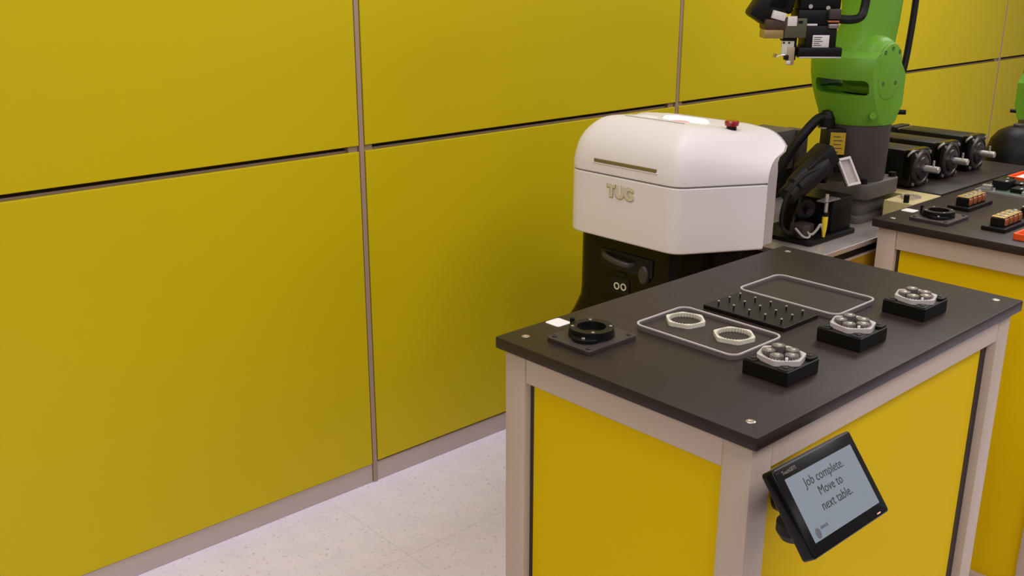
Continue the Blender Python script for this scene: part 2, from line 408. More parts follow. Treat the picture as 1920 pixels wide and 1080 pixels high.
es = bm = B(); lathe(bm, [(.014,-.01),(.014,.016),(.0,.016)], 20, Matrix.Translation((2.366,-.785,lidz(.237,ZTOP)-.006))); eb = obj('stop_button', bm, M['black'], dr)
bm = B(); lathe(bm, [(.013,.012),(.019,.016),(.0205,.024),(.017,.029),(.0,.031)], 24, Matrix.Translation((2.366,-.785,lidz(.237,ZTOP)-.006))); obj('stop_cap', bm, M['red'], eb)
# black body
bm = B(); lev = [(.030,0,ZSEAM-.02),(.030,0,.66),(.028,0,.63),(.010,0,.585),(-.015,0,.545),(-.022,0,.50),(-.022,0,FZ+.14),(-.01,0,FZ+.09)]
R = shell(bm, lev); bm.faces.new(R[-1]); bm.faces.new(R[0])
for a,b in zip(R,R[1:]): bm.faces.new((a[0],a[-1],b[-1],b[0]))
obj('body', bm, M['blackg'], dr)
for y in (VY-.2,VY+.2):
    for x in (UX+.07,UX+.2):
        bm = B(); cyl(bm, (x,y-.018,FZ+.05),(x,y+.018,FZ+.05),.05,20); obj('wheel', bm, M['rubber'], dr)
bx = UX+.03
bm = B(); box(bm, bx-.006,bx+.01, -.70,-.50, .745,.80, .004); obj('handle_recess', bm, M['black'], dr)
bm = B(); tube(bm, [(bx-.004,-.515,.783),(bx-.022,-.54,.782),(bx-.028,-.585,.776),(bx-.022,-.618,.772),(bx-.004,-.63,.770)], .0085, 10); obj('handle', bm, M['plate'], dr)
bm = B(); lathe(bm, [(.022,0),(.022,.012),(.018,.016),(0,.016)], 20, zto((bx,-.672,.752),(bx-1,-.672,.752)), .8, 1.25); obj('knob', bm, M['plate'], dr)
for y,z in ((-.567,.694),(-.593,.696)):
    bm = B(); ringprism(bm, circ(.011,24), circ(.007,24), 0,.004, zto((bx,y,z),(bx-1,y,z))); p = obj('port', bm, M['ivory'], dr)
    bm = B(); lathe(bm, [(.007,0),(.007,.0015),(0,.0015)], 16, zto((bx,y,z),(bx-1,y,z))); obj('port_socket', bm, M['whiteg'], p)
bm = B(); box(bm, bx-.003,bx+.004, -.615,-.540, .672,.722, .001,1); obj('port_plate', bm, M['black'], dr)
bm = B(); box(bm, bx-.003,bx+.004, -.598,-.568, .726,.738, .001,1); obj('socket', bm, M['black'], dr)

# ------------------------------------------------------------------ green robot arm
RO = Vector((3.05,-.785,0)); HD = math.radians(-93)
ax = Vector((math.cos(HD),math.sin(HD),0)); ay = Vector((-math.sin(HD),math.cos(HD),0))
def RM(x=0,y=0,z=0): return frame(RO+ax*x+ay*y+Vector((0,0,z)), ax, ay, (0,0,1))
def arm_robot(label):
    t = thing('industrial_robot', label, 'robot', (RO.x,RO.y,ZP), HD, group='green robot arms')
    T = Matrix.Translation((RO.x,RO.y,0))
    bm = B(); prism(bm, rrect(-.108,.095,-.100,.11,.02,4), ZP, ZP+.022, T, bev=.002); prism(bm, rrect(-.085,.085,-.085,.09,.015,4), ZP+.022, ZP+.078, T, bev=.002); obj('foot', bm, M['greyl'], t)
    bm = B(); prism(bm, rrect(-.10,.125,-.112,.118,.03,5), ZP+.078, ZP+.128, T, bev=.003); fl = obj('flange', bm, M['greyl'], t)
    for dx,dy in ((-.08,-.09),(.105,-.09),(.105,.095),(-.08,.095)):
        bm = B(); cyl(bm, RO+Vector((dx,dy,ZP+.126)), RO+Vector((dx,dy,ZP+.142)), .012, 12); obj('bolt', bm, M['black'], fl)
    bm = B(); lathe(bm, [(.100,ZP+.126),(.104,ZP+.135),(.108,ZP+.30),(.108,1.118)], 48, T); obj('column', bm, M['grey'], t)
    prof = [(.112,1.115),(.1165,1.123),(.124,1.150),(.138,1.190),(.150,1.230),(.157,1.270),(.159,1.305),(.154,1.325),(.140,1.338),(.10,1.344),(0,1.345)]
    bm = B(); lathe(bm, prof, 56, RM()); tu = obj('turret', bm, M['green'], t)
    MWi = MW[t].inverted()
    def cut(bmc): bmc.transform(MWi); boolean(tu, bmc)
    bm = B(); box(bm, .110,.30,-.3,.3,1.0,1.5, m=RM()); cut(bm)
    bm = B(); box(bm, -.078,.100,-.3,-.055,1.212,1.258, .014, 3, m=RM()); cut(bm)
    bm = B(); box(bm, -.3,.3,.074,.3,1.0,1.5, m=RM()); cut(bm)
    bm = B(); box(bm, -.3,.3,-.3,.3,0,.4, m=RM(0,.060,1.285) @ Matrix.Rotation(math.radians(-50),4,'X')); cut(bm)
    bm = B(); box(bm, -.10,.030,-.10,.3,1.226,1.252, .004, 2, m=RM()); cut(bm)
    # joint housing and cover
    hz, hy = 1.306, -.02
    A = frame(RO-ax*.020+ay*hy+Vector((0,0,hz)), ay, Vector((0,0,1)), ax)
    bm = B(); lathe(bm, [(.060,-.01),(.078,0),(.082,.012),(.082,.085),(.078,.102),(.070,.116),(.058,.124),(0,.126)], 40, A); obj('joint_housing', bm, M['green'], t)
    bm = B(); pts = [(.062*math.cos(a),.062*math.sin(a)) for a in [PI*i/16 for i in range(17)]]+[(-.062,-.05),(-.055,-.085),(-.03,-.108),(.0,-.112),(.03,-.108),(.055,-.085),(.062,-.05)]
    prism(bm, pts, .118, .132, A, bev=.004, seg=3); cv = obj('joint_cover', bm, M['green'], t)
    for p,q in ((-.040,.034),(0,.045),(.040,.034),(-.036,-.06),(.034,-.06)):
        bm = B(); lathe(bm, [(.0065,.1315),(.0065,.1328),(.004,.1328),(.0035,.1318),(0,.1318)], 12, A @ Matrix.Translation((p,q,0))); obj('screw', bm, mat('dark_green_screw',(40,74,20),.5,.2) if 'dark_green_screw' not in bpy.data.materials else bpy.data.materials['dark_green_screw'], cv)
    # bulging right flank joining cover and turret
    bm = B(); lathe(bm, [(.02,1.13),(.06,1.15),(.082,1.20),(.088,1.25),(.085,1.30),(.05,1.33),(0,1.34)], 32, RM(.048,-.02,0)); fk = obj('side_flank', bm, M['green'], t)
    bmc = B(); box(bmc, -.078,.100,-.3,-.055,1.212,1.258, .014, 3, m=RM()); bmc.transform(MWi); boolean(fk, bmc)
    bmc = B(); box(bmc, .1095,.30,-.3,.3,1.0,1.5, m=RM()); bmc.transform(MWi); boolean(fk, bmc)
    # upper arm
    bm = B(); LV = []
    for z,x0,x1,y0,y1,r in ((1.285,-.120,.06,-.112,.105,.05),(1.335,-.110,.052,-.102,.115,.045),(1.365,-.078,.050,-.086,.12,.036),(1.42,-.062,.050,-.072,.130,.034),(1.52,-.066,.052,-.078,.140,.036),(1.70,-.066,.052,-.078,.135,.036),(1.80,-.06,.05,-.07,.12,.04),(1.86,-.05,.04,-.05,.09,.04)):
        LV.append([bm.verts.new(RM() @ Vector((x,y,z))) for x,y in rrect(x0,x1,y0,y1,r,6)])
    for a,b in zip(LV,LV[1:]):
        n = len(a)
        for i in range(n): bm.faces.new((a[i],a[(i+1)%n],b[(i+1)%n],b[i]))
    bm.faces.new(LV[0][::-1]); bm.faces.new(LV[-1]); obj('upper_arm', bm, M['green'], t)
    # elbow, forearm and wrist above the picture
    bm = B(); A2 = frame(RO-ax*.10+ay*.0+Vector((0,0,1.80)), ay, Vector((0,0,1)), ax); lathe(bm, [(.06,0),(.075,.01),(.078,.03),(.078,.17),(.07,.19),(0,.192)], 32, A2); obj('elbow', bm, M['green'], t)
    bm = B(); p0 = RM()@Vector((-.03,.05,1.82)); p1 = RM()@Vector((-.05,-.373,1.77)); lathe(bm, [(.066,0),(.068,.06),(.055,.2),(.048,.36),(.044,(p1-p0).length)], 32, zto(p0,p1)); obj('forearm', bm, M['green'], t)
    bm = B(); lathe(bm, [(.05,1.83),(.052,1.80),(.05,1.70),(.045,1.60),(.04,1.545)][::-1], 28, RM(-.062,-.373,0)); obj('wrist', bm, M['green'], t)
    # small lug and plug at the turret foot
    bm = B(); cyl(bm, RM()@Vector((.100,-.080,1.150)), RM()@Vector((.112,-.092,1.150)), .010, 14); obj('lug', bm, M['green'], t)
    bm = B(); cyl(bm, RM()@Vector((.09,.06,1.148)), RM()@Vector((.125,.075,1.150)), .008, 12); obj('plug', bm, M['black'], t)
    return t
robot = arm_robot('green robot arm with grey column standing behind the white delivery robot')
far = copy_tree(robot); place(far, (RO.x+1.56, RO.y-.02, ZP-.15), HD+PI, label='second green robot arm cut off by the right edge of the picture')
# connector box and hoses, on the near robot only
F = Vector((fw.x,fw.y,0)).normalized()
def RB(u, d, z): return RO+rt*u+F*d+Vector((0,0,z))        # robot-centred, facing the camera: sideways, deeper, height
bm = B(); mm = frame(RB(-.092,-.085,1.02), rt, F, (0,0,1)); box(bm, -.030,.028,-.02,.06,-.055,.085, .004, 2, mm); cb = obj('connector_box', bm, M['black'], robot)
bm = B(); mm2 = mm @ Matrix.Rotation(math.radians(-12),4,'Z'); box(bm, -.016,.030,-.0275,-.0245,.005,.074, .0008,1, mm2); lb = obj('warning_label', bm, M['ylabel'], robot)
bm = B()
for k,wd in enumerate((.020,.028,.024,.028,.018)): box(bm, -.006,-.006+wd,-.0282,-.0275,.060-k*.012,.0625-k*.012, m=mm2)
obj('label_print', bm, M['print'], lb)
bm = B(); lathe(bm, [(.026,0),(.026,.03),(.022,.036),(.018,.05),(0,.055)], 20, Matrix.Translation(RB(-.112,-.055,1.105))); hp = obj('hose_plug', bm, M['rubber'], robot)
bm = B(); lathe(bm, [(.028,0),(.028,.004),(0,.004)], 20, Matrix.Translation(RB(-.112,-.055,1.101))); obj('plug_collar', bm, M['whiteg'], hp)
bm = B(); tube(bm, [RB(-.112,-.06,1.135),RB(-.145,-.065,1.130),RB(-.19,-.08,1.085),RB(-.232,-.08,1.02),RB(-.262,-.08,.95),RB(-.285,-.06,.88),RB(-.28,-.03,ZP+.016)], .0155, 12); obj('hose', bm, M['rubber'], robot)
bm = B(); tube(bm, [RB(.165,.06,1.62),RB(.168,.06,1.50),RB(.160,.05,1.38),RB(.148,.04,1.28),RB(.128,.03,1.215),RB(.105,.0,1.185)], .0105, 10); obj('hose', bm, M['rubber'], robot)

# ------------------------------------------------------------------ tool head hanging from the wrist
TO = Vector((2.72,-.88,0))
def TP(u,d,z): return TO+rt*u+F*d+Vector((0,0,z))
TMX = frame(TO, rt, F, (0,0,1))
tool = thing('gripper_tool', 'black gripper with camera, labels and tan jaw hanging beside the green arm', 'gripper', (TO.x,TO.y,1.32))
def tb(name, u0,u1,d0,d1,z0,z1, m, bev=.002, rot=0, parent=None, tilt=0):
    bm = B(); cu,cd,cz = (u0+u1)/2,(d0+d1)/2,(z0+z1)/2
    mx = TMX @ Matrix.Translation((cu,cd,cz)) @ Matrix.Rotation(rot,4,'Z') @ Matrix.Rotation(tilt,4,'Y')
    box(bm, u0-cu,u1-cu,d0-cd,d1-cd,z0-cz,z1-cz, bev, 2, mx); return obj(name, bm, m, parent or tool)
tb('palm', -.121,.002,-.045,.045,1.346,1.372, M['black'], .003)
tb('palm_strip', -.119,.000,-.0455,.044,1.3425,1.3462, M['steel'], .0008)
bd = tb('gripper_body', -.104,-.016,-.040,.04,1.370,1.432, M['black'], .003)
lbp = tb('label_plate', -.084,-.037,-.0420,-.0396,1.372,1.406, M['label'], .0006, parent=bd)
bm = B()
for k,(u0,u1) in enumerate(((-.081,-.058),(-.081,-.062),(-.081,-.055),(-.081,-.064),(-.081,-.059))): box(bm, u0,u1,-.0424,-.0419,1.399-k*.0055,1.4010-k*.0055, m=TMX)
obj('label_print', bm, M['print'], lbp)
tb('upper_block', -.128,-.012,-.035,.05,1.432,1.475, M['black'], .003)
tb('label_plate', -.106,-.073,-.0372,-.0346,1.434-.008,1.445-.008, M['label'], .0006)
tb('connector', -.043,-.014,-.048,-.03,1.425,1.437, M['steeld'], .002)
tb('connector', -.046,-.014,-.046,-.03,1.441,1.446, M['copper'], .001)
tb('adapter', -.125,-.008,-.03,.05,1.475,1.545, M['black'], .006)
for u,z in ((-.095,1.484),(-.045,1.480)):
    bm = B(); cyl(bm, TP(u,-.032,z), TP(u,-.026,z), .006, 12); obj('screw', bm, M['steel'], tool)
tb('vent_block', -.045,-.012,-.050,-.03,1.450,1.478, M['plate'], .003)
cb2 = tb('control_block', -.166,-.104,-.045,.03,1.398,1.452, M['olive'], .003)
tb('label_plate', -.160,-.134,-.0472,-.0446,1.431,1.458, M['label'], .0006, parent=cb2)
tb('inset', -.130,-.117,-.0462,-.0446,1.438,1.446, M['black'], .0006, parent=cb2)
tb('tan_box', -.222,-.167,-.04,.02,1.396,1.421, M['bronze'], .002)
tb('brown_housing', -.222,-.160,-.045,.03,1.421,1.449, M['brownbox'], .003)
tb('label_plate', -.203,-.167,-.05,.0,1.448,1.470, M['label'], .001, tilt=math.radians(14))
tb('camera_housing', -.248,-.160,-.03,.05,1.432,1.53, M['black'], .010, tilt=math.radians(32))
tb('camera_head', -.215,-.135,-.03,.05,1.468,1.55, M['black'], .010, tilt=math.radians(12))
j = tb('jaw_plate', -.167,-.132,-.030,-.020,1.350,1.390, M['ivory'], .001)
for u,z in ((-.162,1.384),(-.147,1.384)):
    bm = B(); cyl(bm, TP(u,-.0312,z), TP(u,-.029,z), .0028, 10); obj('screw', bm, M['black'], j)
tb('jaw_block', -.167,-.128,-.032,.0,1.389,1.399, M['black'], .001)
tb('jaw_finger', -.150,-.130,-.034,-.018,1.322,1.372, mat('jaw_metal',(176,158,128),.4,.4,.1,60), .001)
tb('jaw_pad', -.158,-.146,-.036,-.018,1.336,1.350, M['black'], .002)
tb('jaw_tip', -.152,-.140,-.036,-.022,1.324,1.334, M['ivory'], .001)
tb('jaw_slide', -.139,-.124,-.026,.0,1.335,1.40, M['black'], .001)
bm = B(); tube(bm, [TP(-.155,-.03,1.349),TP(-.165,-.03,1.350),TP(-.175,-.03,1.347),TP(-.184,-.03,1.343)], .0022, 8); obj('air_tube', bm, M['steel'], tool)
bm = B(); cyl(bm, TP(-.186,-.03,1.343), TP(-.184,-.03,1.354), .005, 10); obj('air_nozzle', bm, M['bronze'], tool)
bm = B(); tube(bm, [TP(-.02,0,1.452),TP(.02,-.005,1.447),TP(.055,.0,1.452),TP(.070,.01,1.475),TP(.072,.02,1.53),TP(.04,.05,1.60)], .0125, 12); obj('hose', bm, M['rubber'], tool)

# ------------------------------------------------------------------ vision station in front of the robot
st = thing('vision_station', 'black camera stand with box and cables on a base plate before the robot', 'camera stand', (2.72,-.84,ZP))
bm = B(); prism(bm, rrect(2.592,2.850,-.930,-.72,.008,3), ZP, ZP+.014, bev=.0015); obj('base_plate', bm, M['black'], st)
zb = ZP+.014
bm = B(); box(bm, 2.728,2.842,-.915,-.775, zb, .917, .004, 2); bxo = obj('power_box', bm, M['black'], st)
bm = B(); box(bm, 2.724,2.846,-.918,-.772, .917,.922, .001,1); obj('box_lid', bm, M['black'], bxo)
bm = B(); box(bm, 2.650,2.672,-.835,-.80, zb, .985, .002,1); obj('upright', bm, M['black'], st)
bm = B(); tube(bm, [(2.66,-.82,.90),(2.69,-.825,.945),(2.72,-.83,.985)], .012, 8); obj('brace', bm, M['plate'], st)
# camera: barrel points down to the left
cm = Matrix.Translation((2.648,-.845,1.000))
p0, p1 = Vector((2.572,-.848,.945)), Vector((2.715,-.885,1.050))
bm = B(); lathe(bm, [(.024,0),(.029,.004),(.030,.035),(.036,.042),(.038,.085),(.038,.13),(.03,.165),(0,.172)], 24, zto(p0,p1)); cmo = obj('camera_barrel', bm, M['rubber'], st)
bm = B(); mmx = frame((2.680,-.868,1.028), (p1-p0).normalized(), Vector((0,0,1)).cross((p1-p0).normalized()).normalized(), (p1-p0).normalized().cross(Vector((0,0,1)).cross((p1-p0).normalized()).normalized())); box(bm, -.045,.065,-.034,.034,-.030,.032, .006,2, mmx); obj('camera_body', bm, M['black'], st)
bm = B(); box(bm, 2.745,2.80,-.86,-.81,.965,1.045, .006,2, Matrix.Translation((2.77,0,1.0))@Matrix.Rotation(math.radians(-32),4,'Y')@Matrix.Translation((-2.77,0,-1.0))); obj('hood', bm, M['black'], st)
# white light panel: a shallow open frame
q00 = Vector((2.784,-.883,1.034)); qx = Vector((.023,-.018,.006)).normalized(); qy = Vector((.020,-.047,-.066)); LPW = .034; LPH = qy.length
qy = (qy-qx*qy.dot(qx)*.6).normalized(); qn = qx.cross(qy).normalized()
if qn.dot(Vector((-.6,-.7,.3))) < 0: qn = -qn
LM = frame(q00, qx, qy, qn)
bm = B(); box(bm, -.002,LPW+.002,-.002,LPH+.002,-.018,-.006,.002,1, LM); obj('panel_back', bm, M['black'], st)
bm = B(); box(bm, 0,LPW,0,LPH,-.006,-.003, 0,1, LM); lf = obj('light_panel', bm, mat('diffuser_grey',(190,178,176),.5,0,.05,20), st)
for a in ((-.003,LPW+.003,-.003,.005),(-.003,LPW+.003,LPH-.005,LPH+.003),(-.003,.003,.005,LPH-.005),(LPW-.003,LPW+.003,.005,LPH-.005)):
    bm = B(); box(bm, *a, -.006,.010,.001,1, LM); obj('panel_frame', bm, M['label'], lf)
# sensor with yellow plug
bm = B(); cyl(bm, (2.670,-.925,.884),(2.670,-.925,.952),.0055,12); sn = obj('sensor', bm, M['steel'], st)
bm = B(); box(bm, 2.656,2.735,-.932,-.90,.928,.932,.0005,1); obj('sensor_bracket', bm, M['steeld'], st)
bm = B(); lathe(bm, [(.0085,.868),(.0085,.884),(.0065,.886)], 12, Matrix.Translation((2.670,-.925,0))); lathe(bm, [(.004,.822),(.0055,.834),(.0075,.846),(.0085,.868)], 12, Matrix.Translation((2.670,-.925,0))); obj('yellow_plug', bm, M['yplug'], st, label='yellow cable plug')
bm = B(); lathe(bm, [(.009,.886),(.009,.898),(0,.898)], 12, Matrix.Translation((2.670,-.925,0))); obj('sensor_nut', bm, M['black'], st)
bm = B(); tube(bm, [(2.668,-.923,.845),(2.660,-.918,.860),(2.652,-.912,.845),(2.642,-.905,.832),(2.630,-.90,.833),(2.62,-.895,.845)], .0042, 8); obj('grey_cable', bm, M['gcable'], st)
bm = B(); tube(bm, [(2.585,-.88,.855),(2.60,-.90,.83),(2.625,-.905,.826),(2.640,-.89,.84)], .0035, 8); obj('grey_cable', bm, M['gcable'], st)
bm = B(); tube(bm, [(2.660,-.90,1.03),(2.60,-.885,1.012),(2.545,-.875,.97),(2.522,-.87,.91),(2.535,-.87,.86),(2.60,-.875,.828)], .006, 10); obj('black_cable', bm, M['rubber'], st)
bm = B(); tube(bm, [(2.60,-.86,.83),(2.62,-.85,.87),(2.645,-.845,.90),(2.66,-.84,.93)], .005, 8); obj('black_cable', bm, M['rubber'], st)
bm = B(); box(bm, 2.600,2.66,-.900,-.85, zb,.862,.006,2); obj('junction_box', bm, M['plate'], st)
bm = B(); lathe(bm, [(.030,0),(.030,.006),(.012,.008),(.012,.03),(0,.03)], 20, zto((2.640,-.875,.905),(2.625,-.90,.90))); obj('spool', bm, M['black'], st)
bm = B(); box(bm, 2.672,2.730,-.84,-.78, zb,.905,.003,1); obj('rear_block', bm, M['black'], st)
# grey control enclosure behind the station
ce = thing('control_enclosure', 'grey control enclosure with steel latches standing behind the white dome', 'enclosure', (3.0,-.42,ZP))
bm = B(); box(bm, 2.93,3.16,-.50,-.36, ZP+.10, 1.045,.004,2, ); obj('housing', bm, M['grey'], ce)
bm = B(); box(bm, 2.95,3.14,-.49,-.37, ZP, ZP+.10,.003,1); obj('plinth', bm, M['black'], ce)
for x,z in ((2.955,1.04),(3.06,1.0),(3.04,.925)):
    bm = B(); cyl(bm, (x,-.512,z),(x,-.498,z),.012,12); obj('latch', bm, M['steel'], ce)
bm = B(); box(bm, 3.165,3.21,-.52,-.44, ZP, 1.04,.004,2); obj('duct', bm, M['plate'], ce)

# ------------------------------------------------------------------ beige side plate with a ring gear
bm = B(); prism(bm, [(3.060,-1.001),(3.2545,-1.001),(3.2545,-.79),(3.185,-.79),(3.185,-.905),(3.060,-.905)], ZP, .873, bev=.0012, seg=1)
solo('side_plate', bm, M['beige'], 'beige raised plate beside the robot foot with a shiny ring on it', 'plate', (3.12,-.95,ZP), smooth=False)
bm = B(); lathe(bm, [(.009,0),(.009,.024),(0,.024)], 14, Matrix.Translation((3.075,-.972,.873))); solo('levelling_knob', bm, M['black'], 'small black knob standing on the beige plate near the table corner', 'knob', (3.075,-.972,.873))

# ------------------------------------------------------------------ things on the tables
def hexring(bm, r, rin, h, teeth=36, n=72, z0=0):
    outer, inner = [], []
    for i in range(n):
        a = 2*PI*i/n; k = (a+PI/6)%(PI/3)-PI/6
        rr = min(r*math.cos(PI/6)/math.cos(((a)%(PI/3))-PI/6), r*.965)
        outer.append((rr*math.cos(a), rr*math.sin(a)))
        ri = rin*(1.0 if (i%2) else .89); inner.append((ri*math.cos(a), ri*math.sin(a)))
    ringprism(bm, outer, inner, z0, z0+h)
def gear(bm, r, h, teeth=14, z0=0):
    pts = []
    for i in range(teeth):
        a = 2*PI*i/teeth; s = 2*PI/teeth
        for f,k in ((-.32,.84),(-.16,1),(.16,1),(.32,.84)): pts.append((r*k*math.cos(a+f*s), r*k*math.sin(a+f*s)))
    prism(bm, pts, z0, z0+h, bev=0)
def fixture(loc, label):
    t = thing('ring_fixture', label, 'fixture', (0,0,0), group='round fixtures on dark plates')
    def scr(x,y,z,r=.0052):
        bm = B(); lathe(bm, [(r,0),(r,.0022),(r*.8,.0034),(r*.45,.0034),(r*.4,.0015),(0,.0015)], 12, Matrix.Translation((x,y,z))); return bm
    bm = B(); prism(bm, rrect(-.072,.072,-.060,.060,.010,5), 0, .0085, bev=.001, seg=1); obj('base_plate', bm, M['plate'], t)
    for x in (-.059,.059):
        for y in (-.047,.047): obj('screw', scr(x,y,.0085), M['plate'], t)
    # lobed lower flange
    d = math.radians(137); pts = []
    for i in range(40):
        a = 2*PI*i/40; r = .047
        for off in (math.radians(205),math.radians(25)):
            k = math.cos(a-off)
            if k > .80: r = max(r, .047+(.013 if off>2 else .007)*((k-.80)/.20)**.8)
        pts.append((.004+r*math.cos(a), .005+r*math.sin(a)))
    bm = B(); prism(bm, pts, .0085, .0165, bev=.0008, seg=1); obj('flange', bm, M['black'], t)
    bm = B(); Tm = Matrix.Translation((.004,.005,0)); ringprism(bm, circ(.0455,56), circ(.0295,56), .0165, .0265, Tm); rg = obj('ring', bm, M['black'], t)
    bm = B(); lathe(bm, [(.0295,.0165),(.0295,.0168),(0,.0168)], 32, Tm); obj('bore_floor', bm, M['blackg'], t)
    for k in range(4):
        a = math.radians(47+90*k); bm = B(); lathe(bm, [(.0032,0),(.0032,.0012),(0,.0014)], 10, Matrix.Translation((.004+.0385*math.cos(a),.005+.0385*math.sin(a),.0265))); obj('pin', bm, M['steel'], rg)
    for off,rr in ((math.radians(205),.0525),(math.radians(25),.0495)):
        obj('screw', scr(.004+rr*math.cos(off),.005+rr*math.sin(off),.0165,.0040), M['steeld'], t)
    a = math.radians(95); bm = B(); box(bm, .004+.050*math.cos(a)-.004,.004+.050*math.cos(a)+.004,.005+.050*math.sin(a)-.004,.005+.050*math.sin(a)+.004,.0085,.033,.001,1); obj('stop_post', bm, M['black'], t)
    return t
fx = fixture(None, 'black ring fixture on a dark plate at the left corner of the nearest table')
fx2 = copy_tree(fx); place(fx, (1.4175,-1.151,ZT)); place(fx2, (2.927,-1.150,ZT), label='black ring fixture on a dark plate at the near corner of the second table')
def tagcard(x, y, label):
    bm = B(); prism(bm, [(x+p[0],y+p[1]) for p in rrect(-.0205,.0205,-.0205,.0205,.006,4)], ZT, ZT+.0012)
    solo('blank_tag', bm, M['card'], label, 'tag', (x,y,ZT), group='small white square tags', smooth=False)
tagcard(1.4385,-1.0345,'small white square tag behind the ring fixture on the nearest table')
tagcard(2.965,-1.040,'small white square tag behind the ring fixture on the second table')
def tray(x0,x1,y0,y1,label):
    t = thing('parts_tray', label, 'tray', ((x0+x1)/2,(y0+y1)/2,ZT), group='shallow trays with pale rims')
    n = 6
    bm = B(); prism(bm, rrect(x0+.003,x1-.003,y0+.003,y1-.003,.020,n), ZT, ZT+.003); obj('tray_floor', bm, M['clear'], t)
    bm = B(); ringprism(bm, rrect(x0,x1,y0,y1,.022,n), rrect(x0+.0045,x1-.0045,y0+.0045,y1-.0045,.018,n), ZT, ZT+.0092); obj('tray_wall', bm, mat('tray_side',(104,94,94),.35,0,.05,20) if 'tray_side' not in bpy.data.materials else bpy.data.materials['tray_side'], t)
    bm = B(); ringprism(bm, rrect(x0-.0004,x1+.0004,y0-.0004,y1+.0004,.0224,n), rrect(x0+.0034,x1-.0034,y0+.0034,y1-.0034,.0186,n), ZT+.0088, ZT+.0115); obj('tray_rim', bm, M['rim'], t)
tray(1.531,1.700,-1.416,-1.161,'shallow dark tray holding the two pale toothed rings')
tray(1.890,2.061,-1.422,-1.165,'empty shallow dark tray with a pale rim at the back of the nearest table')
pp = thing('peg_plate', 'black plate with fifteen short steel pins between the two trays', 'peg plate', (1.807,-1.286,ZT))
bm = B(); box(bm, 1.742,1.872,-1.388,-1.182, ZT, ZT+.009, .001,1); obj('plate', bm, M['black'], pp)
pin = None
for i in range(3):
    for jn in range(5):
        loc = Vector((1.761+.04*i, -1.209-.0398*jn, ZT+.009))
        if pin is None:
            bm = B(); lathe(bm, [(.0017,0),(.0017,.010)], 8, Matrix.Translation(pp.location)); pin = obj('pin', bm, M['black'], pp)
            bm = B(); lathe(bm, [(.0027,.010),(.0025,.0115),(0,.012)], 10, Matrix.Translation(pp.location)); tip = obj('pin_tip', bm, M['steel'], pin)
            pin.location = loc-pp.location
        else:
            c = pin.copy(); C.objects.link(c); c.location = loc-pp.location; c.parent = pp
            d = tip.copy(); C.objects.link(d); d.parent = c
HC = YAW
def hexthing(x, y, z, rot, label, m='ivory', h=.0085, r=.0445, group='toothed hexagonal rings'):
    bm = B(); hexring(bm, r, r*.83, h); bm.transform(Matrix.Translation((x,y,z)) @ Matrix.Rotation(rot,4,'Z'))
    solo('ring_gear', bm, M[m], label, 'gear', (x,y,z), group=group, smooth=False)
hexthing(1.634,-1.218,ZT+.003,HC,'pale hexagonal toothed ring in the tray, farther from the table edge')
hexthing(1.633,-1.342,ZT+.003,HC,'pale hexagonal toothed ring in the tray, nearer the gear blocks')
hexthing(3.145,-.952,.873,HC,'pale hexagonal ring lying on the beige plate beside the robot', 'steel', .008, .034)
def gearblock(x, y, which, wi):
    lab = 'black gear block with steel planet gears, %s of the three along the table edge' % which
    t = thing('gear_block', lab, 'fixture', (x,y,ZT), group='black gear blocks along the table edge')
    mt = Matrix.Translation((x,y,ZT))
    bm = B(); box(bm, -.0525,.0525,-.048,.048, 0, .029, .0015,1, mt); obj('block', bm, M['black'], t)
    for px,py,s in ((-.0385,-.0345,.0135),(.0385,-.0345,.0135),(-.0385,.0345,.0135),(.0385,.0345,.0135)):
        bm = B(); prism(bm, rrect(px-s,px+s,py-s*.9,py+s*.9,.005,3), .029, .0345 if px>0 else .031, mt, bev=.0008, seg=1); pd = obj('corner_pad', bm, M['black'], t)
        bm = B(); lathe(bm, [(.0045,0),(.0045,.0016),(.002,.0022),(.0018,.001),(0,.001)], 12, mt @ Matrix.Translation((px,py,.0345 if px>0 else .031))); obj('screw', bm, M['plate'], pd)
    bm = B(); hexring(bm, .0470, .0385, .0095, z0=0); rz = HC-PI/6
    bm.transform(Matrix.Translation((x,y,ZT+.029)) @ Matrix.Rotation(rz,4,'Z'))
    solo('ring_gear', bm, M['rim'], 'pale hexagonal ring set in the gear block %s' % wi, 'gear', (x,y,ZT+.029), 'pale rings set in the gear blocks', smooth=False)
    bm = B(); lathe(bm, [(.0030,0),(.0030,.012),(.0026,.0135),(0,.014)], 12, mt @ Matrix.Translation((-F.x*.0315,-F.y*.0335,.029))); obj('locating_pin', bm, M['label'], t)
    nm = ('farthest','right rear','front right','front left','left rear')
    for k in range(5):
        a = YAW-2*PI*k/5; gx, gy = x+.0235*math.cos(a), y+.0235*math.sin(a); gz = ZT+.029
        g = thing('planet_gear', 'steel planet gear, %s of five, gear block %s' % (nm[k],wi), 'gear', (gx,gy,gz), group='small steel planet gears')
        gm = Matrix.Translation((gx,gy,gz)) @ Matrix.Rotation(random.random(),4,'Z')
        zt = .0145+(.003 if k==0 else 0)
        bm = B(); gear(bm, .0128, zt, 18); bm.transform(gm); obj('teeth', bm, M['steeld'], g, smooth=False)
        bm = B(); lathe(bm, [(.0050,zt),(.0048,zt+.0014),(.003,zt+.0018),(0,zt+.0012)], 14, gm); obj('hub', bm, M['steel'], g)
gearblock(1.549,-1.505,'nearest','closest to the screen')
gearblock(1.803,-1.505,'middle','midway along the edge')
gearblock(2.067,-1.505,'farthest','farthest from the screen')

